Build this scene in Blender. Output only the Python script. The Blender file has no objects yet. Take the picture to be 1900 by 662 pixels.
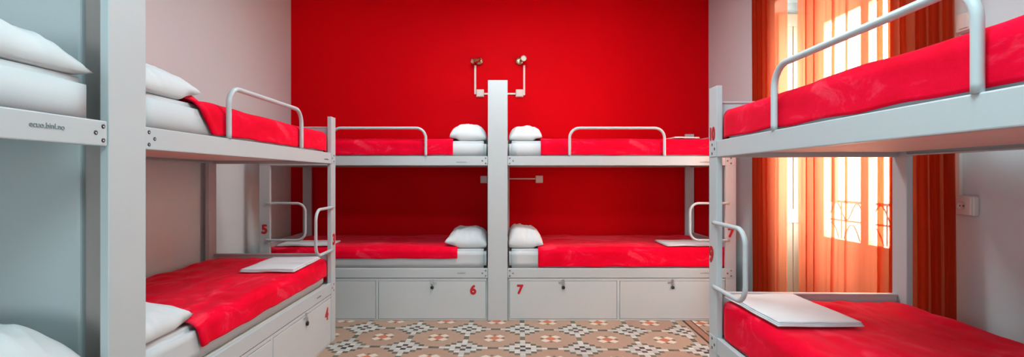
import bpy, bmesh, math, random
from mathutils import Vector, Matrix, noise

random.seed(7)
SC = bpy.context.scene
COL = SC.collection
PI = math.pi

# ------------------------------------------------------------------ helpers
def tag(o, label=None, cat=None, group=None, kind=None):
    if label: o['label'] = label
    if cat: o['category'] = cat
    if group: o['group'] = group
    if kind: o['kind'] = kind
    return o

def empty(name, M):
    o = bpy.data.objects.new(name, None)
    o.empty_display_size = 0.1
    COL.objects.link(o)
    o.matrix_world = M
    return o

class MB:
    """collects shapes into one mesh; m = mirror sign on local x"""
    def __init__(self, m=1):
        self.bm = bmesh.new(); self.m = m
    def _v(self, p):
        return self.bm.verts.new((p[0]*self.m, p[1], p[2]))
    def box(self, x0, x1, y0, y1, z0, z1, bev=0.003, seg=2, mi=0):
        t = bmesh.new()
        bmesh.ops.create_cube(t, size=1)
        for v in t.verts:
            v.co = Vector(((x0+x1)/2 + v.co.x*(x1-x0), (y0+y1)/2 + v.co.y*(y1-y0), (z0+z1)/2 + v.co.z*(z1-z0)))
        b = min(bev, 0.45*min(abs(x1-x0), abs(y1-y0), abs(z1-z0)))
        if b > 0:
            bmesh.ops.bevel(t, geom=t.edges[:], offset=b, segments=seg, affect='EDGES', profile=0.6)
        self._merge(t, mi, False)
        return self
    def _merge(self, t, mi, smooth):
        mp = {}
        for v in t.verts: mp[v] = self._v(v.co)
        for f in t.faces:
            try:
                nf = self.bm.faces.new([mp[v] for v in f.verts]); nf.material_index = mi; nf.smooth = smooth
            except ValueError: pass
        t.free()
    def tube(self, pts, r, seg=12, mi=0, closed=False):
        pts = [Vector(p) for p in pts]
        n = len(pts); rings = []
        up = None
        for i, p in enumerate(pts):
            if closed: d = (pts[(i+1) % n]-pts[i-1]).normalized()
            else: d = (pts[min(i+1, n-1)]-pts[max(i-1, 0)]).normalized()
            if up is None:
                up = Vector((0,0,1)) if abs(d.z) < 0.9 else Vector((0,1,0))
            a = (up - d*up.dot(d)).normalized(); up = a; b = d.cross(a)
            rr = r(i/(n-1)) if callable(r) else r
            rings.append([self._v(p + (a*math.cos(2*PI*k/seg)+b*math.sin(2*PI*k/seg))*rr) for k in range(seg)])
        for i in range(n if closed else n-1):
            A, B = rings[i], rings[(i+1) % n]
            for k in range(seg):
                f = self.bm.faces.new((A[k], A[(k+1) % seg], B[(k+1) % seg], B[k])); f.smooth = True; f.material_index = mi
        if not closed:
            for R in (rings[0], rings[-1]):
                f = self.bm.faces.new(R); f.material_index = mi
        return self
    def lathe(self, prof, c, axis, seg=20, mi=0):
        """prof: list of (radius, dist along axis)"""
        axis = Vector(axis).normalized(); c = Vector(c)
        a = axis.orthogonal().normalized(); b = axis.cross(a)
        rings = []
        for (r, h) in prof:
            if r < 1e-6: rings.append([self._v(c+axis*h)])
            else: rings.append([self._v(c+axis*h+(a*math.cos(2*PI*k/seg)+b*math.sin(2*PI*k/seg))*r) for k in range(seg)])
        for A, B in zip(rings, rings[1:]):
            for k in range(seg):
                vs = [A[k % len(A)], A[(k+1) % len(A)], B[(k+1) % len(B)], B[k % len(B)]]
                u = []
                for v in vs:
                    if v not in u: u.append(v)
                if len(u) > 2:
                    try:
                        f = self.bm.faces.new(u); f.smooth = True; f.material_index = mi
                    except ValueError: pass
        return self
    def grid(self, P, nu, nv, mi=0, smooth=True):
        V = [[self._v(P(i/nu, j/nv)) for j in range(nv+1)] for i in range(nu+1)]
        for i in range(nu):
            for j in range(nv):
                f = self.bm.faces.new((V[i][j], V[i+1][j], V[i+1][j+1], V[i][j+1])); f.smooth = smooth; f.material_index = mi
        return self
    def quadbox(self, pts_bottom, z0, z1, mi=0, bev=0.0):
        t = bmesh.new()
        lo = [t.verts.new((p[0], p[1], z0)) for p in pts_bottom]; hi = [t.verts.new((p[0], p[1], z1)) for p in pts_bottom]
        n = len(lo)
        t.faces.new(lo[::-1]); t.faces.new(hi)
        for i in range(n): t.faces.new((lo[i], lo[(i+1) % n], hi[(i+1) % n], hi[i]))
        self._merge(t, mi, False); return self
    def build(self, name, mats, parent=None, M=None, recenter=True, normals=True):
        bm = self.bm
        if normals: bmesh.ops.recalc_face_normals(bm, faces=bm.faces[:])
        me = bpy.data.meshes.new(name)
        off = Vector((0,0,0))
        if parent is None and recenter and bm.verts:
            xs = [v.co.x for v in bm.verts]; ys = [v.co.y for v in bm.verts]; zs = [v.co.z for v in bm.verts]
            off = Vector(((min(xs)+max(xs))/2, (min(ys)+max(ys))/2, min(zs)))
            for v in bm.verts: v.co -= off
        bm.to_mesh(me); bm.free()
        for mt in (mats if isinstance(mats, (list, tuple)) else [mats]): me.materials.append(mt)
        o = bpy.data.objects.new(name, me); COL.objects.link(o)
        if parent is not None: o.parent = parent
        else: o.matrix_world = (M or Matrix()) @ Matrix.Translation(off)
        return o

def arc(c, r, a0, a1, n, ax, ay):
    c = Vector(c); ax = Vector(ax); ay = Vector(ay)
    return [c + ax*(r*math.cos(a0+(a1-a0)*i/n)) + ay*(r*math.sin(a0+(a1-a0)*i/n)) for i in range(n+1)]

def nz(x, y, z=0.0): return noise.noise((x, y, z))

# ------------------------------------------------------------------ materials
def new_mat(name):
    m = bpy.data.materials.new(name); m.use_nodes = True
    nt = m.node_tree; b = nt.nodes['Principled BSDF']
    return m, nt, b

def paint(name, col, rough=0.5, var=0.03, scale=3.0, bump=0.0, bscale=120.0, metallic=0.0, spec=0.5):
    m, nt, b = new_mat(name)
    tc = nt.nodes.new('ShaderNodeTexCoord')
    n = nt.nodes.new('ShaderNodeTexNoise'); n.inputs['Scale'].default_value = scale; n.inputs['Detail'].default_value = 5
    nt.links.new(tc.outputs['Object'], n.inputs['Vector'])
    r = nt.nodes.new('ShaderNodeValToRGB')
    r.color_ramp.elements[0].position = 0.3; r.color_ramp.elements[1].position = 0.7
    r.color_ramp.elements[0].color = (*[c*(1-var) for c in col], 1)
    r.color_ramp.elements[1].color = (*[min(1, c*(1+var)) for c in col], 1)
    nt.links.new(n.outputs['Fac'], r.inputs['Fac']); nt.links.new(r.outputs['Color'], b.inputs['Base Color'])
    b.inputs['Roughness'].default_value = rough; b.inputs['Metallic'].default_value = metallic
    b.inputs['Specular IOR Level'].default_value = spec
    if bump:
        n2 = nt.nodes.new('ShaderNodeTexNoise'); n2.inputs['Scale'].default_value = bscale; n2.inputs['Detail'].default_value = 3
        nt.links.new(tc.outputs['Object'], n2.inputs['Vector'])
        bp = nt.nodes.new('ShaderNodeBump'); bp.inputs['Strength'].default_value = bump; bp.inputs['Distance'].default_value = 0.002
        nt.links.new(n2.outputs['Fac'], bp.inputs['Height']); nt.links.new(bp.outputs['Normal'], b.inputs['Normal'])
    return m

def velvet(name):
    m, nt, b = new_mat(name)
    tc = nt.nodes.new('ShaderNodeTexCoord')
    mp = nt.nodes.new('ShaderNodeMapping'); mp.inputs['Scale'].default_value = (1.0, 1.6, 1.6)
    nt.links.new(tc.outputs['Object'], mp.inputs['Vector'])
    n = nt.nodes.new('ShaderNodeTexNoise'); n.inputs['Scale'].default_value = 5.0; n.inputs['Detail'].default_value = 7
    n.inputs['Roughness'].default_value = 0.65; n.inputs['Distortion'].default_value = 0.6
    nt.links.new(mp.outputs['Vector'], n.inputs['Vector'])
    r = nt.nodes.new('ShaderNodeValToRGB')
    e = r.color_ramp.elements
    e[0].position = 0.36; e[0].color = (0.76, 0.001, 0.020, 1)
    e[1].position = 0.76; e[1].color = (0.95, 0.060, 0.105, 1)
    k = e.new(0.56); k.color = (0.86, 0.002, 0.032, 1)
    nt.links.new(n.outputs['Fac'], r.inputs['Fac']); nt.links.new(r.outputs['Color'], b.inputs['Base Color'])
    b.inputs['Roughness'].default_value = 0.85
    b.inputs['Specular IOR Level'].default_value = 0.05
    b.inputs['Sheen Weight'].default_value = 0.22; b.inputs['Sheen Roughness'].default_value = 0.28
    b.inputs['Sheen Tint'].default_value = (1.0, 0.45, 0.55, 1)
    n2 = nt.nodes.new('ShaderNodeTexNoise'); n2.inputs['Scale'].default_value = 420; n2.inputs['Detail'].default_value = 2
    nt.links.new(tc.outputs['Object'], n2.inputs['Vector'])
    bp = nt.nodes.new('ShaderNodeBump'); bp.inputs['Strength'].default_value = 0.25; bp.inputs['Distance'].default_value = 0.002
    nt.links.new(n2.outputs['Fac'], bp.inputs['Height']); nt.links.new(bp.outputs['Normal'], b.inputs['Normal'])
    return m

def sheer(name):
    m, nt, b = new_mat(name)
    nt.nodes.remove(b)
    out = nt.nodes['Material Output']
    tc = nt.nodes.new('ShaderNodeTexCoord')
    w = nt.nodes.new('ShaderNodeTexNoise'); w.inputs['Scale'].default_value = 60
    mp = nt.nodes.new('ShaderNodeMapping'); mp.inputs['Scale'].default_value = (1, 1, 0.05)
    nt.links.new(tc.outputs['Object'], mp.inputs['Vector']); nt.links.new(mp.outputs['Vector'], w.inputs['Vector'])
    rc = nt.nodes.new('ShaderNodeValToRGB')
    rc.color_ramp.elements[0].position = 0.3; rc.color_ramp.elements[1].position = 0.7
    rc.color_ramp.elements[0].color = (0.80, 0.16, 0.075, 1); rc.color_ramp.elements[1].color = (0.84, 0.18, 0.085, 1)
    nt.links.new(w.outputs['Fac'], rc.inputs['Fac'])
    tr = nt.nodes.new('ShaderNodeBsdfTransparent'); tr.inputs['Color'].default_value = (1.0, 0.58, 0.40, 1)
    tl = nt.nodes.new('ShaderNodeBsdfTranslucent'); df = nt.nodes.new('ShaderNodeBsdfDiffuse')
    nt.links.new(rc.outputs['Color'], tl.inputs['Color']); df.inputs['Color'].default_value = (0.16, 0.012, 0.003, 1)
    m1 = nt.nodes.new('ShaderNodeMixShader'); m1.inputs['Fac'].default_value = 0.35
    nt.links.new(tl.outputs[0], m1.inputs[1]); nt.links.new(df.outputs[0], m1.inputs[2])
    m2 = nt.nodes.new('ShaderNodeMixShader'); m2.inputs['Fac'].default_value = SHEER_OPACITY
    nt.links.new(tr.outputs[0], m2.inputs[1]); nt.links.new(m1.outputs[0], m2.inputs[2])
    nt.links.new(m2.outputs[0], out.inputs['Surface'])
    return m
SHEER_OPACITY = 0.56

def glass_pane(name):
    m, nt, b = new_mat(name)
    nt.nodes.remove(b); out = nt.nodes['Material Output']
    tr = nt.nodes.new('ShaderNodeBsdfTransparent'); tr.inputs['Color'].default_value = (0.94, 0.96, 0.95, 1)
    gl = nt.nodes.new('ShaderNodeBsdfGlossy'); gl.inputs['Roughness'].default_value = 0.02
    mx = nt.nodes.new('ShaderNodeMixShader'); mx.inputs['Fac'].default_value = 0.05
    nt.links.new(tr.outputs[0], mx.inputs[1]); nt.links.new(gl.outputs[0], mx.inputs[2]); nt.links.new(mx.outputs[0], out.inputs['Surface'])
    return m

# ---- node maths
class N:
    nt = None
    def __init__(s, sock): s.s = sock
    @staticmethod
    def op(op, *a):
        n = N.nt.nodes.new('ShaderNodeMath'); n.operation = op
        for i, x in enumerate(a):
            if isinstance(x, N): N.nt.links.new(x.s, n.inputs[i])
            else: n.inputs[i].default_value = x
        return N(n.outputs[0])
    def __add__(s, o): return N.op('ADD', s, o)
    def __sub__(s, o): return N.op('SUBTRACT', s, o)
    def __mul__(s, o): return N.op('MULTIPLY', s, o)
    __rmul__ = __mul__; __radd__ = __add__
    def floor(s): return N.op('FLOOR', s)
    def abs(s): return N.op('ABSOLUTE', s)
    def fmod(s, k): return N.op('FLOORED_MODULO', s, k)
    def lt(s, k): return N.op('LESS_THAN', s, k)
    def gt(s, k): return N.op('GREATER_THAN', s, k)
    def min(s, o): return N.op('MINIMUM', s, o)
    def max(s, o): return N.op('MAXIMUM', s, o)
    def inv(s): return N.op('SUBTRACT', 1.0, s)

def mixc(f, a, b):
    n = N.nt.nodes.new('ShaderNodeMix'); n.data_type = 'RGBA'
    N.nt.links.new(f.s, n.inputs['Factor'])
    for key, x in (('A', a), ('B', b)):
        sock = [i for i in n.inputs if i.name == key and i.type == 'RGBA'][0]
        if isinstance(x, tuple): sock.default_value = (*x, 1)
        else: N.nt.links.new(x, sock)
    return [o for o in n.outputs if o.type == 'RGBA'][0]

def mosaic(name):
    m, nt, b = new_mat(name); N.nt = nt
    tc = nt.nodes.new('ShaderNodeTexCoord'); sp = nt.nodes.new('ShaderNodeSeparateXYZ')
    nt.links.new(tc.outputs['Object'], sp.inputs[0])
    X, Y = N(sp.outputs[0]), N(sp.outputs[1])
    P = 0.427; u = P/11; th = math.radians(2.0); px, py = 0.169, 3.878
    c, s_ = math.cos(th), math.sin(th)
    x = ((X-px)*c + (Y-py)*(-s_))*(1/u)
    y = ((X-px)*s_ + (Y-py)*c)*(1/u)
    ix, iy = (x+0.5).floor(), (y+0.5).floor()
    ai = ((ix+5).fmod(11)-5).abs(); aj = ((iy+5).fmod(11)-5).abs()
    s = ai+aj; mn = ai.min(aj)
    def between(v, a, b_): return v.gt(a)*v.lt(b_)
    axis = mn.lt(0.5)
    center = s.lt(0.5)
    black = between(s, 0.5, 1.5)
    white = between(s, 1.5, 3.5).max(between(s, 3.5, 4.5)*axis)
    green = (between(s, 3.5, 4.5)*axis.inv()).max(between(s, 4.5, 5.5)*axis)
    # flower in the middle of every octagon
    fx = x.fmod(11)-5.5; fy = y.fmod(11)-5.5
    ax_, ay_ = fx.abs(), fy.abs()
    orange = (ax_+ay_).lt(1.25)
    petal = (((ax_-1.05).abs()*1.0 + (ay_-1.05).abs()*1.0).lt(0.95))*orange.inv()
    dot = ((ax_-1.75).abs()+ay_).lt(0.42).max(((ay_-1.75).abs()+ax_).lt(0.42))
    # per cell tone
    def wn(a, b_):
        cb = nt.nodes.new('ShaderNodeCombineXYZ'); nt.links.new(a.s, cb.inputs[0]); nt.links.new(b_.s, cb.inputs[1])
        w = nt.nodes.new('ShaderNodeTexWhiteNoise'); w.noise_dimensions = '2D'; nt.links.new(cb.outputs[0], w.inputs['Vector'])
        return N(w.outputs['Value'])
    cell = wn((x*(1/11)).floor(), (y*(1/11)).floor())
    tess = wn(ix, iy)
    ns = nt.nodes.new('ShaderNodeTexNoise'); ns.inputs['Scale'].default_value = 14; ns.inputs['Detail'].default_value = 6
    nt.links.new(tc.outputs['Object'], ns.inputs['Vector']); nf = N(ns.outputs['Fac'])
    field = mixc(cell, (0.37, 0.235, 0.175), (0.41, 0.285, 0.20))
    field = mixc((nf*0.9).max(0.0)*0.5, field, (0.33, 0.22, 0.16))
    col = mixc(orange, field, (0.50, 0.15, 0.075))
    col = mixc(petal, col, (0.62, 0.55, 0.46))
    col = mixc(dot, col, (0.16, 0.12, 0.09))
    gcol = mixc(tess, (0.085, 0.09, 0.065), (0.17, 0.145, 0.10))
    wcol = mixc(tess, (0.40, 0.41, 0.39), (0.56, 0.56, 0.52))
    bcol = mixc(tess, (0.03, 0.03, 0.03), (0.13, 0.09, 0.075))
    col = mixc(green, col, gcol); col = mixc(white, col, wcol); col = mixc(black, col, bcol); col = mixc(center, col, (0.42, 0.42, 0.42))
    # border strip towards the right wall
    l1 = between(x, 35.1, 35.6); strip = between(x, 35.6, 36.9); l2 = between(x, 36.9, 37.25); field2 = between(x, 34.6, 35.1)
    col = mixc(field2, col, field)
    col = mixc(l1, col, (0.055, 0.025, 0.018)); col = mixc(strip, col, (0.34, 0.165, 0.105)); col = mixc(l2, col, (0.10, 0.05, 0.035))
    # joints between tesserae (only inside the stars) and between tiles
    star = s.lt(4.5).max(green)
    gx = ((x+0.5).fmod(1)-0.5).abs(); gy = ((y+0.5).fmod(1)-0.5).abs()
    joint = gx.max(gy).gt(0.465)*star
    tj = ((x+5.5).fmod(11)-5.5).abs().min(((y+5.5).fmod(11)-5.5).abs())
    col = mixc(joint*0.45, col, (0.25, 0.22, 0.18))
    nt.links.new(col, b.inputs['Base Color'])
    b.inputs['Roughness'].default_value = 0.45; b.inputs['Specular IOR Level'].default_value = 0.35
    return m

M_WHITE = paint('white_enamel', (0.505, 0.55, 0.57), 0.38, 0.015, 2.5, 0.05, 60)
M_DOORW = paint('white_locker_lacquer', (0.545, 0.585, 0.60), 0.45, 0.02, 2.0, 0.04, 40)
M_BOARD = paint('cream_base_board', (0.80, 0.71, 0.63), 0.6, 0.03, 6.0)
M_SHEET = paint('white_cotton_sheet', (0.57, 0.60, 0.62), 0.85, 0.015, 4.0, 0.25, 500, spec=0.2)
M_PILLOW = paint('white_pillow_cotton', (0.63, 0.66, 0.68), 0.85, 0.015, 4.0, 0.25, 500, spec=0.2)
M_TOWEL = paint('white_linen', (0.70, 0.71, 0.74), 0.9, 0.02, 12.0, 0.4, 350, spec=0.2)
M_VELVET = velvet('red_velour')
M_REDWALL = paint('red_wall_paint', (0.66, 0.0005, 0.006), 0.6, 0.03, 1.2, 0.12, 160, spec=0.04)
M_GREYWALL = paint('grey_wall_paint', (0.60, 0.69, 0.71), 0.7, 0.02, 1.0, 0.12, 160, spec=0.25)
M_CEIL = paint('white_ceiling_paint', (0.75, 0.75, 0.74), 0.8, 0.01)
M_FLOOR = mosaic('mosaic_floor')
M_BOLT = paint('dark_steel', (0.05, 0.05, 0.05), 0.35, 0.1, 30, metallic=0.7)
M_ZINC = paint('zinc_steel', (0.55, 0.56, 0.57), 0.3, 0.05, 30, metallic=0.9)
M_BLACK = paint('black_plastic', (0.012, 0.012, 0.012), 0.35, 0.1, 30)
M_RED = paint('red_number_paint', (0.50, 0.004, 0.012), 0.5, 0.02)
M_INK = paint('grey_ink', (0.26, 0.27, 0.28), 0.6, 0.1, 60)
M_BRASS = paint('satin_brass', (0.52, 0.42, 0.27), 0.25, 0.05, 20, metallic=1.0)
M_CREAM = paint('cream_plastic', (0.74, 0.68, 0.63), 0.4, 0.01)
M_DOOR = paint('cream_door_paint', (0.72, 0.62, 0.50), 0.5, 0.02)
M_SHUTTER = paint('ochre_shutter_paint', (0.50, 0.38, 0.27), 0.5, 0.02)
M_SHADE_TONE = paint('shade_toned_board', (0.40, 0.36, 0.345), 0.6, 0.03)  # shade and bounced light of the divider recess, put into the board colour
M_IRON = paint('black_iron', (0.03, 0.03, 0.035), 0.5, 0.1)
M_STONE = paint('pale_render', (0.72, 0.71, 0.69), 0.85, 0.03, 1.5)
M_SHEER = sheer('sheer_orange_voile')
M_GLASS = glass_pane('window_glass')
M_LENS = paint('frosted_lens', (0.75, 0.72, 0.66), 0.35, 0.01)

# ------------------------------------------------------------------ room shell
XL, XR, YB, YF, ZC = -2.22, 2.19, 5.10, -1.9, 3.15
def structure(name, mb, mat):
    o = mb.build(name, mat, recenter=False); o['kind'] = 'structure'; return o
structure('floor', MB().box(XL-0.4, XR+0.4, YF-0.4, YB+0.3, -0.2, 0.0, 0), M_FLOOR)
structure('ceiling', MB().box(XL-0.4, XR+0.4, YF-0.4, YB+0.3, ZC, ZC+0.2, 0), M_CEIL)
structure('wall_back', MB().box(XL-0.4, XR+0.4, YB, YB+0.25, 0, ZC, 0), M_REDWALL)
structure('wall_left', MB().box(XL-0.25, XL, YF, YB, 0, ZC, 0), M_GREYWALL)
# right wall with the balcony door opening
OY0, OY1, OZ = 2.70, 3.87, 2.62
WR = MB()
WR.box(XR, XR+0.38, YF, OY0, 0, ZC, 0).box(XR, XR+0.38, OY1, YB, 0, ZC, 0).box(XR, XR+0.38, OY0, OY1, OZ, ZC, 0)
structure('wall_right', WR, M_GREYWALL)
# wall behind the camera with a window
WX0, WX1, WZ0, WZ1 = -2.05, -1.45, 1.0, 2.1
WB = MB()
WB.box(XL-0.3, WX0, YF-0.3, YF, 0, ZC, 0).box(WX1, XR+0.3, YF-0.3, YF, 0, ZC, 0)
WB.box(WX0, WX1, YF-0.3, YF, 0, WZ0, 0).box(WX0, WX1, YF-0.3, YF, WZ1, ZC, 0)
structure('wall_front', WB, M_GREYWALL)

# ------------------------------------------------------------------ bunk beds
L, W = 1.95, 0.93
Z_LR0, Z_LR1 = 0.362, 0.443     # lower rail
Z_UR0, Z_UR1 = 1.322, 1.402     # upper rail
Z_LB, Z_UB = 0.432, 1.372       # tops of the mattress bases
Z_LM, Z_UM = 0.602, 1.535       # mattress tops
TXT = {}
def text_mb(s, size, bold, m, thick=0.0015):
    """text as mesh verts: returns list of (verts, faces) in the local plane (x right, z up), facing -y"""
    cu = bpy.data.curves.new('lettering', 'FONT'); cu.body = s; cu.size = size; cu.extrude = thick; cu.offset = bold
    cu.offset = 0.0
    cu.align_x = 'CENTER'; cu.align_y = 'CENTER'; cu.resolution_u = 6
    ob = bpy.data.objects.new('lettering', cu); COL.objects.link(ob)
    dg = bpy.context.evaluated_depsgraph_get(); dg.update()
    me = bpy.data.meshes.new_from_object(ob.evaluated_get(dg))
    v0 = [v.co.copy() for v in me.vertices]; f0 = [tuple(p.vertices) for p in me.polygons]
    vs, fs = [], []
    K = 10 if bold > 0 else 1
    for k in range(K):                      # heavier strokes: the outline stamped round a small circle
        a = 2*PI*k/K; n0 = len(vs)
        dx, dy = (bold*math.cos(a), bold*math.sin(a)) if K > 1 else (0, 0)
        vs += [Vector((v.x+dx, v.y+dy, v.z+0.00004*k)) for v in v0]; fs += [tuple(i+n0 for i in f) for f in f0]
    bpy.data.objects.remove(ob); bpy.data.curves.remove(cu); bpy.data.meshes.remove(me)
    return vs, fs

def lettering(name, s, size, bold, u, y, z, m, mat, parent, label=None, sx=1.0):
    vs, fs = text_mb(s, size, bold, m)
    bm = bmesh.new()
    V = [bm.verts.new((u*m + v.x*sx, y - v.z, z + v.y)) for v in vs]
    for f in fs:
        try: bm.faces.new([V[i] for i in f])
        except ValueError: pass
    k = MB(); k.bm.free(); k.bm = bm
    o = k.build(name, mat, parent)
    if label: o['label'] = label
    return o

def bolt(parent, u, z, m, y=0.0):
    b = MB(m)
    b.lathe([(0.0, 0.0), (0.0068, 0.0), (0.0068, 0.0016), (0.0030, 0.0020)], (u, y+0.0004, z), (0,-1,0), 14, 0)
    b.lathe([(0.0030, 0.0020), (0.0022, 0.0010), (0.0, 0.0010)], (u, y+0.0004, z), (0,-1,0), 14, 1)
    return b.build('bolt', [M_BOLT, M_ZINC], parent)

def make_bunk(M, m, label, numbers, marks, head_posts=False):
    """u runs from the divider (0) to the foot end (L), v from the aisle (0) to the wall (W)"""
    root = empty('bunk_bed', M); tag(root, label, 'bunk bed', 'white metal bunk beds')
    # posts
    MB(m).box(L-0.09, L, 0, 0.03, 0, 1.67, 0.004).build('post', M_WHITE, root)
    MB(m).box(L-0.09, L, W-0.03, W, 0, 1.67, 0.004).build('post', M_WHITE, root)
    MB(m).box(0.002, 0.03, W-0.03, W, 0, 1.60, 0.004).build('post', M_WHITE, root)
    if head_posts:
        MB(m).box(-0.09, 0.0, 0, 0.03, 0, 1.67, 0.004).build('post', M_WHITE, root)
        MB(m).box(-0.09, 0.0, W-0.03, W, 0, 1.67, 0.004).build('post', M_WHITE, root)
    # side rails
    for (nm, z0, z1) in (('upper_rail', Z_UR0, Z_UR1), ('lower_rail', Z_LR0, Z_LR1)):
        r = MB(m).box(0.001, L-0.088, 0.001, 0.026, z0, z1, 0.004).build(nm, M_WHITE, root)
        # short tenon plate over the post
        MB(m).box(L-0.092, L-0.012, -0.003, 0.0005, z0+0.002, z1-0.002, 0.0015).build('end_plate', M_WHITE, r)
        zt, zb, zc = z1-0.018, z0+0.018, (z0+z1)/2
        for (u, z, y) in ((0.018, zt, 0.001), (0.018, zb, 0.001), (0.046, zc, 0.001), (L-0.045, zt, -0.003), (L-0.045, zb, -0.003), (L-0.075, zc, -0.003)):
            bolt(r, u, z, m, y)
    for (z0, nm) in ((Z_UR0+0.004, 'rear_rail'), (Z_LR0, 'rear_rail')):
        MB(m).box(0.03, L-0.088, W-0.028, W-0.022, z0, z0+0.042, 0.001).box(0.03, L-0.088, W-0.05, W-0.022, z0, z0+0.006, 0.001).build(nm, M_WHITE, root)
    # end frames at the foot: board, cap and bottom rail
    for (z0, z1, nm) in ((Z_UR0, 1.60, 'upper_end_board'), (Z_LR0, 0.65, 'lower_end_board')):
        b = MB(m).box(L-0.034, L-0.016, 0.031, W-0.031, z0+0.06, z1-0.008, 0.002).build(nm, M_WHITE, root)
        MB(m).box(L-0.040, L-0.010, 0.030, W-0.030, z1-0.010, z1, 0.003).build('cap_strip', M_WHITE, b)
        MB(m).box(L-0.040, L-0.010, 0.030, W-0.030, z0, z0+0.06, 0.003).build('end_rail', M_WHITE, b)
    # mattress bases
    MB(m).box(0.004, L-0.045, 0.030, W-0.052, Z_UB-0.026, Z_UB, 0.003).build('upper_mattress_base', M_BOARD, root)
    MB(m).box(0.004, L-0.045, 0.030, W-0.052, Z_LB-0.014, Z_LB, 0.003).build('lower_mattress_base', M_BOARD, root)
    # guard rail (bent tube)
    u0, u1, zt, rr, y = 0.53, 1.34, 1.642, 0.085, 0.006
    pts = [(u0, y, Z_UR1-0.001)] + [(u0, y, Z_UR1+0.02), (u0, y, zt-rr-0.02)]
    pts += [tuple(p) for p in arc((u0+rr, y, zt-rr), rr, PI, PI/2, 10, (1,0,0), (0,0,1))]
    pts += [tuple(p) for p in arc((u1-rr, y, zt-rr), rr, PI/2, 0, 10, (1,0,0), (0,0,1))]
    pts += [(u1, y, zt-rr-0.02), (u1, y, Z_UR1+0.02), (u1, y, Z_UR1-0.001)]
    MB(m).tube(pts, 0.0120, 14).build('guard_rail', M_WHITE, root)
    # climbing handle on the foot post
    ua, ub, za, zb, rr, y = L-0.06, L-0.395, 1.0, 0.685, 0.075, -0.002
    pts = [(ua, y, za), (L-0.10, y, za), (ub+rr+0.02, y, za)]
    pts += [tuple(p) for p in arc((ub+rr, y, za-rr), rr, PI/2, PI, 10, (1,0,0), (0,0,1))]
    pts += [tuple(p) for p in arc((ub+rr, y, zb+rr), rr, PI, 1.5*PI, 10, (1,0,0), (0,0,1))]
    pts += [(ub+rr+0.02, y, zb), (L-0.10, y, zb), (ua, y, zb)]
    MB(m).tube(pts, 0.0105, 12).build('climbing_handle', M_WHITE, root)
    # locker box under the lower bed
    lk = MB(m)
    lk.box(0.002, L-0.092, 0.024, 0.040, 0.0, Z_LR0-0.006, 0.001)
    lk.box(0.002, L-0.092, W-0.06, W-0.045, 0.0, Z_LR0-0.01, 0.001)
    lk.box(0.002, 0.0035, 0.040, W-0.06, 0.0, Z_LR0-0.01, 0.0).box(L-0.11, L-0.094, 0.040, W-0.06, 0.0, Z_LR0-0.01, 0.001)
    # face frame
    lk.box(0.012, L-0.092, 0.004, 0.024, Z_LR0-0.024, Z_LR0-0.004, 0.002)
    lk.box(0.012, L-0.092, 0.004, 0.024, 0.0, 0.012, 0.002)
    lk.box(0.934, 0.956, 0.004, 0.024, 0.012, Z_LR0-0.024, 0.002)
    body = lk.build('locker', M_DOORW, root)
    for (a, b_) in ((0.018, 0.931), (0.959, L-0.096)):
        d = MB(m).box(a, b_, 0.002, 0.020, 0.015, Z_LR0-0.0275, 0.002).build('locker_door', M_DOORW, root)
        uc = (a+b_)/2
        h = MB(m)
        h.box(uc-0.040, uc-0.006, -0.0015, 0.003, Z_LR0-0.047, Z_LR0-0.033, 0.001)
        h.box(uc-0.010, uc+0.010, -0.003, 0.003, Z_LR0-0.050, Z_LR0-0.012, 0.001)
        h.tube(arc((uc, -0.004, Z_LR0-0.046), 0.007, 0, 2*PI, 16, (0,1,0), (0,0,1))[:-1], 0.0018, 8, closed=True)
        h.build('hasp', M_ZINC, d)
    for (s, u, y, z, size, bold, sx, lb) in numbers:
        lettering('bed_number', s, size, bold, u, y, z, m, M_RED, root, lb, sx)
    for (s, u, y, z, size) in marks:
        lettering('rail_marking', s, size, 0.0, u, y, z, m, M_INK, root, None, 1.0)
    return root

def TR(x, y, deg): return Matrix.Translation((x, y, 0)) @ Matrix.Rotation(math.radians(deg), 4, 'Z')
M_BR = TR(0.055, 4.12, 0)
M_BL = TR(-0.115, 4.12, 0)
M_LF = TR(-1.252, 1.700, 90)
M_LN = TR(-1.252, 1.538, 90)
dl = math.radians(2.0)
M_RT = TR(1.050 - L*math.sin(dl), 2.44 - L*math.cos(dl), -92.0)
BED = {'BR': (M_BR, 1), 'BL': (M_BL, -1), 'LF': (M_LF, 1), 'LN': (M_LN, -1), 'RT': (M_RT, -1)}
SCR = 'ecuo.binl.no'
NUM = 0.006
make_bunk(M_BL, -1, 'white metal bunk bed left of the central divider with number 5 on its end post',
          [('5', L-0.045, -0.0006, 0.775, 0.105, 0.005, 1.0, 'red number 5'), ('6', 0.125, 0.0014, 0.258, 0.105, 0.005, 1.0, 'red number 6')],
          [(SCR, 0.225, 0.0006, 1.352, 0.0165), (SCR, 0.225, 0.0006, 0.405, 0.0150)])
make_bunk(M_BR, 1, 'white metal bunk bed right of the central divider with number 7 on its locker',
          [('7', L-0.045, -0.0006, 0.745, 0.105, 0.005, 1.0, 'red number 7 on the end post'), ('7', 0.105, 0.0014, 0.262, 0.105, 0.005, 1.0, 'red number 7 on the locker door')],
          [(SCR, 1.68, 0.0006, 1.352, 0.0165), (SCR, 1.68, 0.0006, 0.405, 0.0150)])
make_bunk(M_LF, 1, 'white metal bunk bed along the left wall with number 4 on its locker',
          [('3', L-0.040, -0.0006, 0.755, 0.105, 0.005, 1.0, 'red number 3'), ('4', 1.77, 0.0014, 0.235, 0.115, 0.005, 1.0, 'red number 4')],
          [(SCR, 1.76, 0.0006, 1.352, 0.0165), (SCR, 1.62, 0.0006, 0.400, 0.0150)])
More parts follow.
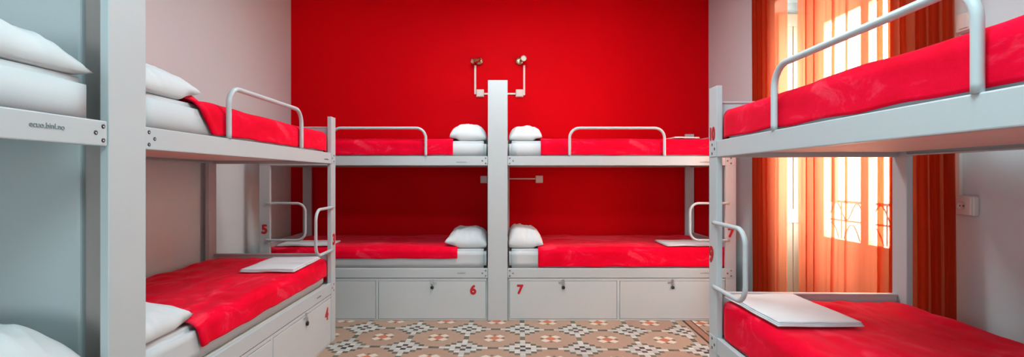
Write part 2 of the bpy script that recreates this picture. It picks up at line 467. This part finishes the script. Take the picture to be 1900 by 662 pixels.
make_bunk(M_LN, -1, 'nearest white metal bunk bed on the left, cut off by the frame edge',
          [], [(SCR, 0.205, 0.0006, 1.366, 0.0215)])
make_bunk(M_RT, -1, 'white metal bunk bed in front of the orange curtains, number 9 on its post',
          [('9', L-0.03, -0.0006, 0.835, 0.105, 0.005, 1.0, 'red number 9'), ('10', L-0.04, -0.0006, 1.435, 0.085, 0.004, 0.8, 'red number 10')],
          [(SCR, 0.20, 0.0006, 1.352, 0.0165)], head_posts=True)

# dividers: tall face board and the panel behind it
def make_divider(M, wid, label):
    r = empty('bunk_divider', M); tag(r, label, 'divider', 'white tall bunk dividers')
    MB().box(0.0, wid, -0.002, 0.027, 0, 2.05, 0.003).build('face_board', M_WHITE, r)
    MB().box(wid/2-0.028, wid/2+0.028, 0.135, W, 0, 2.05, 0.012, 4).build('panel', M_WHITE, r)
    MB().box(wid/2-0.008, wid/2+0.008, 0.026, 0.137, 0, 2.04, 0.001).build('connecting_board', M_SHADE_TONE, r)
    b = MB()
    for z in (0.25, 1.98): b.box(wid/2-0.015, wid/2+0.015, 0.026, 0.137, z, z+0.05, 0.002)
    b.build('bracket', M_WHITE, r)
    return r
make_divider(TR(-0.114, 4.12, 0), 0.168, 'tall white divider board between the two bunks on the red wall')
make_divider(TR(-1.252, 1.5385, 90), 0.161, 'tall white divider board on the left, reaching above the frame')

# ------------------------------------------------------------------ bedding
UM0, UM1, VM0, VM1 = 0.012, L-0.085, 0.038, W-0.058
def make_mattress(bed, upper, label):
    M, m = BED[bed]
    zb, zt = (Z_UB, Z_UM) if upper else (Z_LB, Z_LM)
    zb += 0.0015
    t = MB(m)
    seed = hash(bed)%7 + (3 if upper else 0)
    seed = {'BR':1,'BL':2,'LF':3,'LN':4,'RT':5}[bed]*2 + upper
    tb = bmesh.new(); bmesh.ops.create_cube(tb, size=1)
    for v in tb.verts:
        v.co = Vector(((UM0+UM1)/2+v.co.x*(UM1-UM0), (VM0+VM1)/2+v.co.y*(VM1-VM0), (zb+zt)/2+v.co.z*(zt-zb)))
    bmesh.ops.bevel(tb, geom=tb.edges[:], offset=0.024, segments=4, affect='EDGES')
    for k in range(5):
        es = [e for e in tb.edges if e.calc_length() > 0.06]
        if es: bmesh.ops.subdivide_edges(tb, edges=es, cuts=1, use_grid_fill=True)
    for v in tb.verts:
        n = nz(v.co.x*6, v.co.y*6+seed*3.1, v.co.z*9)*0.003 + nz(v.co.x*17, v.co.y*3+seed, v.co.z*22)*0.0015
        if v.co.z > zb+0.02:
            v.co.y += n; v.co.z += n*0.6; v.co.x += n*0.4
        v.co.z = max(v.co.z, zb)
        if v.co.y < 0.2:
            q = min(1.0, max(0.0, (v.co.x-(L-0.16))/0.035)); v.co.y += 0.0145*q*q*(3-2*q)*min(1.0, (0.2-v.co.y)/0.1)
    t._merge(tb, 0, True)
    o = t.build('mattress', M_SHEET, None, M)
    tag(o, label, 'mattress', 'white mattresses'); return o

def fold_drop(e, r):
    """arc then straight drop: returns (outward, down) for a length e of cloth past the edge"""
    q = r*PI/2
    if e <= 0: return 0.0, 0.0
    if e < q: return r*math.sin(e/r), r*(1-math.cos(e/r))
    return r, r + (e-q)

def make_blanket(bed, upper, label, u_edge=0.28, slant=0.0, front_z=None, amp=1.0, seed=0.0, roll=0.01, waver=0.0, flat=None):
    M, m = BED[bed]
    zt = (Z_UM if upper else Z_LM) + 0.013
    rail = Z_UR1 if upper else Z_LR1
    if front_z is None: front_z = rail + 0.011
    r = 0.042
    ue, v0, v1 = L-0.050, 0.026, W-0.040           # outer faces of the draped cloth
    lf = (zt-front_z) - r + r*PI/2                  # cloth length over the front
    lb = 0.13; lu = (zt-(rail+0.0)) - r + r*PI/2
    # flat cloth coordinates
    su0, su1 = 0.0, 1.0
    VA, VB = v0+r-lf, v1-r+lb
    UB_ = ue-r+lu
    nu, nv = 130, 96
    def P(a, b):
        v = VA + (VB-VA)*b
        ua = u_edge + slant*max(0.0, (v0+r-v))*1.0 + waver*nz(v*5.0, seed*2.3)
        u = ua + (UB_-ua)*a
        eu, ef, eb = u-(ue-r), (v0+r)-v, v-(v1-r)
        x, y, z = u, v, zt
        ev, sg, edge = (ef, -1, v0+r) if ef > eb else (eb, 1, v1-r)
        if eu > 0 and ev > 0:
            d = max(eu, ev) if False else (eu**4+ev**4)**0.25
            h = math.hypot(eu, ev); o, dn = fold_drop(d, r)
            x = (ue-r) + o*eu/h; y = edge + sg*o*ev/h; z = zt-dn
        elif eu > 0:
            o, dn = fold_drop(eu, r); x = (ue-r)+o; z = zt-dn
        elif ev > 0:
            o, dn = fold_drop(ev, r); y = edge+sg*o; z = zt-dn
        # wrinkles: raise the top only, push hanging sides in and out only slightly
        top = max(0.0, 1.0 - max(eu, ev, 0.0)/0.05)
        w = nz(u*2.6+seed, v*3.4, seed)*0.010 + nz(u*7+seed*2, v*5, 2.0+seed)*0.005 + abs(nz(u*4+v*3+seed, v*9-u*2, 5.0))*0.012
        if flat:
            d = max(abs(u-flat[0])/flat[2], abs(v-flat[1])/flat[3]); d = min(1.0, max(0.06, (d-0.52)/0.18)); w = max(0.0, w)*d
        w *= min(1.0, 0.15+max(0.0, u-ua)/0.16)
        z += max(0.0, w+0.001)*amp*top
        if top < 1 and z < zt-0.02:
            k = (nz(u*9+seed, z*6, 1.3)+0.35)*0.006*amp*(1-top)
            lim = 0.002
            if ev > 0 and sg < 0 and eu <= 0: y += -min(k, lim)*0.8 if k > 0 else -k*0.4
            # hem line waver
            if b < 0.03: z += 0.006*nz(u*6, seed)
        # the cloth steps back behind the foot post
        if y < 0.06:
            q = min(1.0, max(0.0, (x-(L-0.135))/0.035)); y = max(y, 0.0)+0.0135*q*q*(3-2*q)*min(1.0, (0.06-y)/0.03)
        # rolled edge towards the pillow
        ed = (u-ua)
        if ed < 0.05:
            kk = (0.05-ed)/0.05
            z += roll*math.sin(kk*PI*0.9)*0.7*(top if ev > 0 else 1.0)*max(0.0, min(1.0, 1.0-(v-0.06)/0.10))
            if ev > 0 and z < zt-0.02 and sg < 0: y -= 0.004*math.sin(kk*PI)
        return (x, y, max(z, rail+0.005))
    t = MB(m); t.grid(P, nu, nv)
    bmesh.ops.recalc_face_normals(t.bm, faces=t.bm.faces[:])
    up = sum(f.normal.z*f.calc_area() for f in t.bm.faces)
    if up < 0: bmesh.ops.reverse_faces(t.bm, faces=t.bm.faces[:])
    o = t.build('blanket', M_VELVET, None, M, normals=False)
    md = o.modifiers.new('thickness', 'SOLIDIFY'); md.thickness = 0.0075; md.offset = -1.0 if False else 0.0
    md.use_rim = True
    tag(o, label, 'blanket', 'red velour blankets'); return o

def make_pillow(bed, upper, label, u0, u1, v0, v1, h, seed, lift=0.0, tip=(0,0,0), skew=0.0, zoff=0.0, rnd=0.06, el=0.020):
    M, m = BED[bed]
    zt = (Z_UM if upper else Z_LM) + 0.004 + zoff
    uc, vc, a, b = (u0+u1)/2, (v0+v1)/2, (u1-u0)/2, (v1-v0)/2
    n = 40
    t = MB(m)
    def shape(p, q, top):
        # pinched sides, drawn out corners
        pp = p*(1-0.05*(1-q*q)*abs(p)**3-rnd*(abs(q)**6)*abs(p)); qq = q*(1-0.05*(1-p*p)*abs(q)**3-rnd*(abs(p)**6)*abs(q))
        th = (max(0.0, 1-abs(p)**2.4)**0.5)*(max(0.0, 1-abs(q)**3.0)**0.5)
        cx = uc + a*pp; cy = vc + b*qq
        wr = nz(cx*9+seed, cy*9, seed)*0.016 + abs(nz(cx*16+seed, cy*6, 4+seed))*-0.018 + nz(cx*30, cy*20+seed, 2)*0.004
        edge = 0.012 + el*max(0.0, p)**2
        if top: z = zt + edge + h*th*0.86 + wr*min(1, th*1.6) - 0.016*max(0.0, 0.10-abs(nz(cx*7+cy*3, cy*5-cx*4+seed, 9.0)))*min(1, th*1.3)*3.0
        else:
            q2 = min(1.0, max(0.0, (p-0.40)/0.25)); z = zt + edge*(1-min(1, th*2.2)) + el*1.1*q2*q2*(3-2*q2)*min(1, th*2.2)
        if lift: z += lift*max(0.0, -p)**1.0*(0.5+0.5*th) if top else 0.0
        # droop of the corner that hangs towards the camera
        kx = max(0.0, p)*max(0.0, -q)
        z += tip[2]*kx**3; cx += tip[0]*kx**3; cy += tip[1]*kx**3
        cx += skew*q
        return (cx, cy, max(z, zt))
    top = [[t._v(shape(-1+2*i/n, -1+2*j/n, True)) for j in range(n+1)] for i in range(n+1)]
    bot = [[None]*(n+1) for _ in range(n+1)]
    for i in range(n+1):
        for j in range(n+1):
            bot[i][j] = top[i][j] if i in (0, n) or j in (0, n) else t._v(shape(-1+2*i/n, -1+2*j/n, False))
    for g, rev in ((top, False), (bot, True)):
        for i in range(n):
            for j in range(n):
                q = [g[i][j], g[i+1][j], g[i+1][j+1], g[i][j+1]]
                try:
                    f = t.bm.faces.new(q[::-1] if rev else q); f.smooth = True
                except ValueError: pass
    # piped seam round the edge
    o = t.build('pillow', M_PILLOW, None, M)
    tag(o, label, 'pillow', 'white pillows'); return o

def make_towel(bed, upper, label, uc, vc, lu, lv, rot, seed, layers=3, thick=0.006, z0=0.025, name='folded_sheet'):
    M, m = BED[bed]
    zt = (Z_UM if upper else Z_LM) + z0
    c, s = math.cos(rot), math.sin(rot)
    t = MB(m)
    for k in range(layers):
        jx, jy = 0.004*nz(k*3.3, seed), 0.004*nz(seed, k*2.1)
        n = 26
        def top(i, j, off):
            x = (-0.5+i)*(lu-0.006*k) + jx; y = (-0.5+j)*(lv-0.006*k) + jy
            x += 0.005*nz(j*3, seed+k)*(1 if i > 0.5 else -1)
            z = zt + k*thick + off + 0.004*nz(x*7+seed, y*7, 1) + 0.003*abs(nz(x*14, y*5+seed, 3))*(k == layers-1)
            return (uc + x*c - y*s, vc + x*s + y*c, z)
        A = [[t._v(top(i/n, j/n, thick*0.92)) for j in range(n+1)] for i in range(n+1)]
        B = [[t._v(top(i/n, j/n, 0.0)) for j in range(n+1)] for i in range(n+1)]
        def F(*v):
            f = t.bm.faces.new(v); f.smooth = True
        for i in range(n):
            for j in range(n):
                F(A[i][j], A[i+1][j], A[i+1][j+1], A[i][j+1]); F(B[i][j], B[i][j+1], B[i+1][j+1], B[i+1][j])
        for i in range(n):
            F(A[i][0], B[i][0], B[i+1][0], A[i+1][0]); F(A[i][n], A[i+1][n], B[i+1][n], B[i][n])
            F(A[0][i], A[0][i+1], B[0][i+1], B[0][i]); F(A[n][i], B[n][i], B[n][i+1], A[n][i+1])
    o = t.build(name, M_TOWEL, None, M)
    tag(o, label, 'folded sheet', 'folded white sheets'); return o

WHERE = {
    'BL': ('left of the central divider', 'by the red wall'),
    'BR': ('right of the central divider', 'by the red wall'),
    'LF': ('of the left wall bunk numbered 4', ''),
    'LN': ('of the nearest left bunk', 'at the frame edge'),
    'RT': ('of the right bunk before the curtains', ''),
}
for bed, (w, e) in WHERE.items():
    for up in (True, False):
        lv = 'upper' if up else 'lower'
        make_mattress(bed, up, ('white sheeted mattress on the %s bed %s %s' % (lv, w, e)).strip())
make_blanket('BL', True, 'red velour blanket on the upper bed left of the central divider', 0.30, seed=1.0, amp=0.6, roll=0.004)
make_blanket('BL', False, 'red velour blanket on the lower bed left of the divider, white strip showing below', 0.262, seed=2.0, front_z=0.525, roll=0.004, flat=(1.60, 0.20, 0.46, 0.30))
make_blanket('BR', True, 'red velour blanket on the upper bed right of the central divider', 0.285, seed=3.0, amp=0.6, roll=0.004, flat=(1.56, 0.20, 0.22, 0.25))
make_blanket('BR', False, 'red velour blanket on the lower bed right of the central divider', 0.262, seed=4.0, roll=0.004, flat=(1.60, 0.215, 0.45, 0.33))
make_blanket('LF', True, 'red velour blanket with rolled edge on the upper bed along the left wall', 0.30, slant=0.85, seed=5.0, amp=0.8, roll=0.035)
make_blanket('LF', False, 'rumpled red velour blanket on the lower bed along the left wall', 0.30, slant=0.45, seed=6.0, amp=1.5, front_z=0.50, roll=0.025, waver=0.03, flat=(1.565, 0.225, 0.48, 0.34))
make_blanket('RT', True, 'red velour blanket on the upper bed in front of the orange curtains', 0.28, seed=7.0, amp=0.9)
make_blanket('RT', False, 'red velour blanket on the lower bed in front of the orange curtains', 0.28, seed=8.0, amp=1.3, flat=(1.66, 0.225, 0.47, 0.34))

make_pillow('BL', True, 'white pillow on the upper bed left of the central divider', 0.004, 0.345, 0.05, 0.70, 0.185, 1.0)
make_pillow('BL', False, 'white pillow with drawn corner on the lower bed left of the central divider', 0.004, 0.365, 0.05, 0.68, 0.17, 2.0, tip=(0.02, 0.0, 0.01), lift=0.03, rnd=0.02, el=0.032)
make_pillow('BR', True, 'white pillow on the upper bed right of the central divider', 0.004, 0.31, 0.05, 0.68, 0.165, 3.7)
make_pillow('BR', False, 'white pillow on the lower bed right of the central divider', 0.004, 0.315, 0.05, 0.68, 0.18, 4.0, lift=0.06, rnd=0.02)
make_pillow('LF', True, 'white pillow on the upper bed of the left wall bunk numbered 4', 0.006, 0.385, 0.03, 0.70, 0.165, 5.0, rnd=0.01, el=0.034)
make_pillow('LF', False, 'white pillow on the lower bed of the left wall bunk numbered 4', 0.006, 0.34, 0.035, 0.66, 0.125, 6.0, rnd=0.03, el=0.034)
make_pillow('LN', True, 'white pillow on the upper bed of the nearest left bunk', 0.012, 0.42, 0.03, 0.72, 0.17, 7.0, rnd=0.01, el=0.0)
make_pillow('LN', False, 'white pillow on the lower bed of the nearest left bunk', 0.012, 0.44, 0.020, 0.72, 0.24, 8.0, rnd=0.01, el=0.0)

make_towel('LF', False, 'folded white sheet on the lower red bed along the left wall', 1.565, 0.225, 0.48, 0.34, 0.03, 1.0, z0=0.026)
make_towel('RT', False, 'folded white sheet on the lower red bed before the curtains', 1.66, 0.225, 0.47, 0.34, -0.03, 2.0, layers=3, z0=0.031)
make_towel('BR', False, 'folded white sheet on the lower bed right of the divider', 1.60, 0.215, 0.45, 0.33, 0.02, 3.0, layers=2, z0=0.026)
make_towel('BL', False, 'folded white sheet on the lower bed with the number 5 post', 1.60, 0.20, 0.46, 0.30, 0.0, 4.0, layers=2, z0=0.026)
make_towel('BR', True, 'thin folded white sheet on the upper bed right of the divider', 1.56, 0.20, 0.22, 0.25, 0.0, 5.0, layers=2, z0=0.026)

# ------------------------------------------------------------------ padlocks
def make_padlock(bed, u, label):
    M, m = BED[bed]
    z = Z_LR0-0.052
    r = empty('padlock', M @ Matrix.Translation((u*m, -0.006, z-0.040))); tag(r, label, 'padlock', 'small black padlocks on the lockers')
    b = MB()
    b.lathe([(0.0, -0.006), (0.0125, -0.006), (0.0145, -0.003), (0.0145, 0.003), (0.0125, 0.006), (0.0, 0.006)], (0, 0, 0.013), (0,1,0), 18)
    b.build('lock_body', M_BLACK, r)
    pts = [(-0.008, 0, 0.022)] + [tuple(p) for p in arc((0, 0, 0.036), 0.008, PI, 0, 10, (1,0,0), (0,0,1))] + [(0.008, 0, 0.022)]
    MB().tube(pts, 0.0018, 8).build('shackle', M_ZINC, r)
D1, D2 = (0.018+0.931)/2, (0.959+L-0.096)/2
make_padlock('BL', D1, 'small black padlock on the locker door with number 6')
make_padlock('BR', D1, 'small black padlock on the locker door with number 7')
make_padlock('BR', D2, 'small black padlock on the plain locker door near the right bunk')
make_padlock('LF', D2, 'small black padlock on the locker door with number 4')

# ------------------------------------------------------------------ things on the red wall
def wall_plate(x, z, size, label, group=None, depth=0.03):
    r = empty('switch_box', Matrix.Translation((x, YB, z))); tag(r, label, 'switch box', 'white switch boxes on the red wall')
    h = size/2
    MB().box(-h, h, -depth*0.7, -0.0005, -h, h, 0.008, 3).build('back_box', M_CREAM, r)
    MB().box(-h*0.86, h*0.86, -depth, -depth*0.7+0.001, -h*0.86, h*0.86, 0.005, 3).build('cover_plate', M_CREAM, r)
wall_plate(-0.222, 2.105, 0.082, 'white switch box on the red wall left of the divider top')
wall_plate(0.193, 2.105, 0.082, 'white switch box on the red wall right of the divider top')
wall_plate(-0.180, 1.197, 0.078, 'white switch box under the upper bed, partly behind the divider')
wall_plate(0.400, 1.200, 0.078, 'white switch box under the upper bed right of the divider')
def trunk(pts, w, label, mat=M_CREAM):
    t = MB()
    for a, b in zip(pts, pts[1:]):
        x0, x1 = sorted((a[0], b[0])); z0, z1 = sorted((a[1], b[1]))
        t.box(x0-w/2 if x0 == x1 else x0, x1+w/2 if x0 == x1 else x1, YB-0.016, YB-0.0005, z0-w/2 if z0 == z1 else z0, z1+w/2 if z0 == z1 else z1, 0.002)
    o = t.build('cable_trunking', mat); tag(o, label, 'cable trunking', 'white cable trunking on the walls')
trunk([(-0.274, 2.095), (-0.274, 2.40)], 0.020, 'white cable trunking from the left reading lamp down to its switch')
trunk([(0.242, 2.085), (0.242, 2.40)], 0.020, 'white cable trunking from the right reading lamp down to its switch')
trunk([(-0.180, 2.100), (0.151, 2.100)], 0.018, 'white horizontal cable trunking behind the divider top')
trunk([(-0.140, 1.205), (0.360, 1.205)], 0.014, 'white horizontal cable trunking under the upper beds')

def reading_lamp(x, z, head, d, label):
    r = empty('reading_lamp', Matrix.Translation((x, YB, z))); tag(r, label, 'wall lamp', 'brass reading lamps on the red wall')
    MB().lathe([(0.0, 0.0005), (0.040, 0.0005), (0.042, 0.006), (0.040, 0.022), (0.034, 0.028), (0.0, 0.028)], (0,0,0), (0,-1,0), 28).build('wall_base', M_BRASS, r)
    hd = Vector(head)
    MB().tube([(0, -0.02, 0), (hd.x*0.5, hd.y*0.55, hd.z*0.5+0.004), tuple(hd)], 0.008, 10).build('arm', M_BRASS, r)
    d = Vector(d).normalized()
    h = MB().lathe([(0.0, -0.050), (0.018, -0.050), (0.022, -0.045), (0.024, 0.0), (0.029, 0.046), (0.031, 0.050), (0.027, 0.050), (0.025, 0.044)], hd, d, 26)
    ho = h.build('lamp_head', M_BRASS, r)
    MB().lathe([(0.0, 0.0445), (0.0252, 0.0435)], hd, d, 26).build('lens', M_LENS, ho)
reading_lamp(-0.232, 2.443, (-0.030, -0.075, -0.006), (-0.85, -0.50, -0.30), 'brass reading lamp turned sideways, left of the two on the red wall')
reading_lamp(0.192, 2.443, (0.038, -0.080, 0.008), (0.03, -1.0, -0.12), 'brass reading lamp facing forward, right of the two on the red wall')

# ------------------------------------------------------------------ right wall: sockets
def wall_socket(y, z, label, second=False):
    r = empty('wall_socket', Matrix.Translation((XR, y, z)) @ Matrix.Rotation(-PI/2, 4, 'Z')); tag(r, label, 'socket', None)
    # local -y faces the room
    MB().box(-0.046, 0.046, -0.030, -0.0005, -0.046, 0.046, 0.010, 3).build('back_box', M_CREAM, r)
    MB().box(-0.042, 0.042, -0.040, -0.029, -0.042, 0.042, 0.008, 3).build('cover_plate', M_CREAM, r)
    if not second:
        MB().lathe([(0.0195, 0.040), (0.0215, 0.0425), (0.0205, 0.044), (0.0185, 0.0425), (0.018, 0.0405), (0.0, 0.0405)], (0,0,0), (0,-1,0), 28).build('socket_face', M_CREAM, r)
        for sx in (-1, 1):
            MB().lathe([(0.0, 0.0412), (0.0032, 0.0412), (0.0032, 0.0400)], (0.0085*sx, 0, 0), (0,-1,0), 12).build('pin_hole', M_BLACK, r)
    else:
        MB().box(-0.022, 0.022, -0.045, -0.039, -0.030, 0.030, 0.003).build('rocker', M_CREAM, r)
wall_socket(2.255, 1.090, 'cream power socket on the right wall beside the curtain')
wall_socket(2.245, 1.945, 'cream light switch on the right wall above the upper bed', True)
t = MB(); t.box(XR-0.018, XR-0.0005, 2.288, 2.316, 1.045, 1.90, 0.003)
tag(t.build('cable_trunking', M_CREAM), 'cream vertical cable trunking on the right wall beside the curtain', 'cable trunking', 'white cable trunking on the walls')

# ------------------------------------------------------------------ balcony door in the right wall
dr = empty('door_1', Matrix.Translation((0,0,0))); dr['kind'] = 'structure'
XD0, XD1 = 2.47, 2.52
fr = MB()
fr.box(XD0-0.01, XD1+0.02, OY0, OY0+0.06, 0.0, OZ, 0.004).box(XD0-0.01, XD1+0.02, OY1-0.06, OY1, 0.0, OZ, 0.004)
fr.box(XD0-0.01, XD1+0.02, OY0+0.06, OY1-0.06, 2.50, OZ, 0.004)
fr.build('door_frame', M_DOOR, dr)
mid = (OY0+OY1)/2
for (y0, y1) in ((OY0+0.062, mid-0.001), (mid+0.001, OY1-0.062)):
    lf = MB(); st = 0.10
    s0 = 0.032 if y0 > mid-0.01 else st; s1 = 0.032 if y1 < mid+0.01 else st
    s0 = 0.035 if y0 > mid-0.01 else 0.09; s1 = 0.035 if y1 < mid+0.01 else 0.11
    lf.box(XD0, XD1, y0, y0+s0, 0.02, 2.495, 0.004).box(XD0, XD1, y1-s1, y1, 0.02, 2.495, 0.004)
    lf.box(XD0, XD1, y0+s0, y1-s1, 2.40, 2.495, 0.004).box(XD0, XD1, y0+s0, y1-s1, 0.66, 0.77, 0.004).box(XD0, XD1, y0+s0, y1-s1, 0.02, 0.16, 0.004)
    lf.box(XD0+0.018, XD1-0.018, y0+s0-0.005, y1-s1+0.005, 0.155, 0.665, 0.0)
    lo = lf.build('door_leaf', M_DOOR, dr)
    MB().box(2.493, 2.497, y0+s0-0.004, y1-s1+0.004, 0.765, 2.405, 0.0).build('pane', M_GLASS, lo)
# folded shutters lying against the two reveals
for (yy, sg) in ((OY1, -1), (OY0, 1)):
    for k in range(1):
        ya, yb = yy+sg*(0.006), yy+sg*(0.036)
        y0, y1 = min(ya, yb), max(ya, yb)
        sh = MB(); x0, x1 = XR+0.012, XD0-0.02
        w = 0.055
        sh.box(x0, x0+w, y0, y1, 0.03, 2.52, 0.003).box(x1-w, x1, y0, y1, 0.03, 2.52, 0.003)
        for (za, zb) in ((0.03, 0.14), (0.86, 0.97), (1.62, 1.73), (2.42, 2.52)):
            sh.box(x0+w, x1-w, y0, y1, za, zb, 0.003)
        sh.box(x0+w-0.004, x1-w+0.004, y0+0.010, y1-0.008, 0.10, 2.48, 0.0)
        xm = (x0+x1)/2
        sh.box(xm-0.004, xm+0.004, y0+0.003, y1-0.003, 0.14, 2.42, 0.002)
        sh.build('shutter', M_SHUTTER, dr)

# balcony outside
o = MB().box(XR+0.38, 3.25, 2.2, 4.9, -0.18, -0.02, 0.01).build('balcony_floor', M_STONE, recenter=False); o['kind'] = 'structure'
rl = empty('balcony_railing', Matrix.Translation((3.10, 3.6, -0.02))); tag(rl, 'black wrought iron balcony railing beyond the glass door', 'railing')
yA, yB = -1.3, 1.25
for nm, z, h in (('top_rail', 1.02, 0.011), ('middle_rail', 0.85, 0.008), ('bottom_rail', 0.10, 0.005)):
    MB().box(-0.008, 0.008, yA, yB, z-h, z+h, 0.003).build(nm, M_IRON, rl)
yy = yA+0.02
while yy < yB:
    MB().tube([(0, yy, 0.0), (0, yy, 1.02)], 0.006, 8).build('baluster', M_IRON, rl)
    if yy+0.26 < yB:
        y0_, y1_ = yy, yy+0.26
        pts = [(0, y0_+(y1_-y0_)*i/24, 0.935+0.075*math.sin(2*PI*i/24)) for i in range(25)]
        MB().tube(pts, 0.0055, 8).build('scroll', M_IRON, rl)
        pts = [(0, y0_+(y1_-y0_)*i/24, 0.60+0.22*math.sin(PI*i/24)) for i in range(25)]
        MB().tube(pts, 0.0055, 8).build('scroll', M_IRON, rl)
    yy += 0.26
# house across the street
hb = empty('facing_house', Matrix.Translation((9.5, 8.0, -4.0))); tag(hb, 'pale rendered house across the street seen through the glass door', 'house')
MB().box(0, 3, -9, 9, 0, 7.3, 0.02).build('facade', M_STONE, hb)
for yy in (-6, -3, 0, 3, 6):
    for zz in (1.2, 4.4):
        w = MB().box(-0.06, 0.02, yy-0.6, yy+0.6, zz, zz+2.0, 0.01).build('window', M_DOOR, hb)
        MB().box(-0.075, -0.055, yy-0.45, yy+0.45, zz+0.15, zz+1.85, 0.0).build('pane', M_BLACK, w)
MB().box(-0.25, 3.1, -9.1, 9.1, 7.3, 7.55, 0.02).build('cornice', M_STONE, hb)

# ------------------------------------------------------------------ curtains
def make_curtain(name, prof, z0, z1, label, seed):
    """prof: list of (y, x) points along the heading, interpolated; drift bends the folds with height"""
    t = MB(); nz_ = 36
    n = len(prof)-1
    def P(a, b):
        i = min(int(a*n), n-1); f = a*n-i
        y = prof[i][0]*(1-f)+prof[i+1][0]*f; x = prof[i][1]*(1-f)+prof[i+1][1]*f
        z = z0+(z1-z0)*b
        k = (1-b)
        x += 0.012*nz(y*9, z*0.8, seed)*k
        y += 0.035*nz(y*2.2+seed, z*0.7, seed)*k
        return (x, y, z)
    t.grid(P, n, nz_)
    o = t.build(name, M_SHEER, None, Matrix(), normals=False)
    tag(o, label, 'curtain', 'sheer orange curtains'); return o

def folds(segments, xc):
    """segments: (y0, y1, count, amplitude, overlap) -> heading points; overlap makes the folds double back along y"""
    pts = []
    for (y0, y1, cnt, amp, ov) in segments:
        st = max(8, int(cnt*16))
        for i in range(st):
            f = i/st; a = 2*PI*cnt*f
            pts.append((y0+(y1-y0)*f + (y1-y0)/cnt*ov*math.sin(2*a), xc + amp*math.sin(a)))
    pts.append((segments[-1][1], xc))
    return pts
XCUR = 2.105
make_curtain('curtain', folds([(4.05, 3.78, 4, 0.030, 0.16), (3.78, 3.55, 1.5, 0.020, 0.04)], XCUR), 0.02, 2.784,
             'sheer orange curtain at the far side of the balcony door', 1.0)
make_curtain('curtain', folds([(3.43, 3.36, 1, 0.012, 0.05), (3.36, 3.19, 2, 0.030, 0.12), (3.19, 3.07, 1, 0.010, 0.0), (3.07, 3.045, 1, 0.015, 0.10), (3.045, 2.96, 1, 0.008, 0.0),
                               (2.96, 2.92, 1, 0.015, 0.10), (2.92, 2.72, 1, 0.010, 0.0), (2.72, 2.46, 3.5, 0.032, 0.16), (2.46, 2.24, 3, 0.042, 0.16)], XCUR), 0.02, 2.784,
             'sheer orange curtain spread over the glass and bunched beside the socket', 2.0)
rd = MB().tube([(XCUR, 2.1, 2.80), (XCUR, 4.2, 2.80)], 0.014, 12)
for yy in (2.12, 4.18): rd.tube([(XCUR, yy, 2.80), (XR-0.001, yy, 2.80)], 0.008, 8)
tag(rd.build('curtain_rod', M_WHITE), 'white curtain rod above the balcony door', 'curtain rod')

# ------------------------------------------------------------------ light
world = bpy.data.worlds.new('daylight'); SC.world = world; world.use_nodes = True
bg = world.node_tree.nodes['Background']
bg.inputs['Color'].default_value = (0.86, 0.97, 1.0, 1); bg.inputs['Strength'].default_value = 21.0

def area(name, loc, rot, sx, sy, power, col, portal=False):
    l = bpy.data.lights.new(name, 'AREA'); l.shape = 'RECTANGLE'; l.size = sx; l.size_y = sy
    l.energy = power; l.color = col
    o = bpy.data.objects.new(name, l); COL.objects.link(o); o.location = loc; o.rotation_euler = rot
    if portal: l.cycles.is_portal = True
    return o
# a portal guides the sampling of the sky through the balcony door
area('door_portal', (2.60, (OY0+OY1)/2, OZ/2), (0, PI/2, 0), OZ, OY1-OY0, 1, (1,1,1), True)
# the sun stands over this house and lights the fronts across the street
sn = bpy.data.lights.new('sun', 'SUN'); sn.energy = 30; sn.angle = 0.01; sn.color = (1.0, 0.97, 0.92)
so = bpy.data.objects.new('sun', sn); COL.objects.link(so)
so.rotation_euler = Vector((0.70, 0.30, -0.65)).to_track_quat('-Z', 'Y').to_euler()
# unseen fill lights added under the ceiling, and the window behind the camera
area('window_portal', ((WX0+WX1)/2, YF-0.32, (WZ0+WZ1)/2), (PI/2, 0, 0), WX1-WX0, WZ1-WZ0, 1, (1,1,1), True)
area('added_ceiling_fill', (0.05, 3.4, ZC-0.08), (0, 0, 0), 1.2, 0.5, 38, (0.88, 0.98, 1.0))
area('added_ceiling_fill', (0.25, 0.8, ZC-0.08), (0, 0, 0), 1.2, 0.5, 57, (0.66, 0.95, 1.0))

# ------------------------------------------------------------------ camera
cam = bpy.data.cameras.new('camera'); co = bpy.data.objects.new('camera', cam); COL.objects.link(co)
cam.sensor_width = 36; cam.lens = 896/1900*36
cam.shift_x = 20/1900; cam.shift_y = -3/1900
cam.clip_start = 0.02
co.location = (0, 0, 1.225); co.rotation_euler = (PI/2, 0, 0)
SC.camera = co
SC.view_settings.view_transform = 'Standard'; SC.view_settings.look = 'None'
SC.view_settings.gamma = 1; SC.view_settings.use_curve_mapping = False
SC.view_settings.exposure = 0.20
SC.cycles.use_denoising = True
SC.cycles.max_bounces = 12; SC.cycles.diffuse_bounces = 6; SC.cycles.transparent_max_bounces = 16
SC.cycles.caustics_reflective = False; SC.cycles.caustics_refractive = False
SC.cycles.sample_clamp_indirect = 8
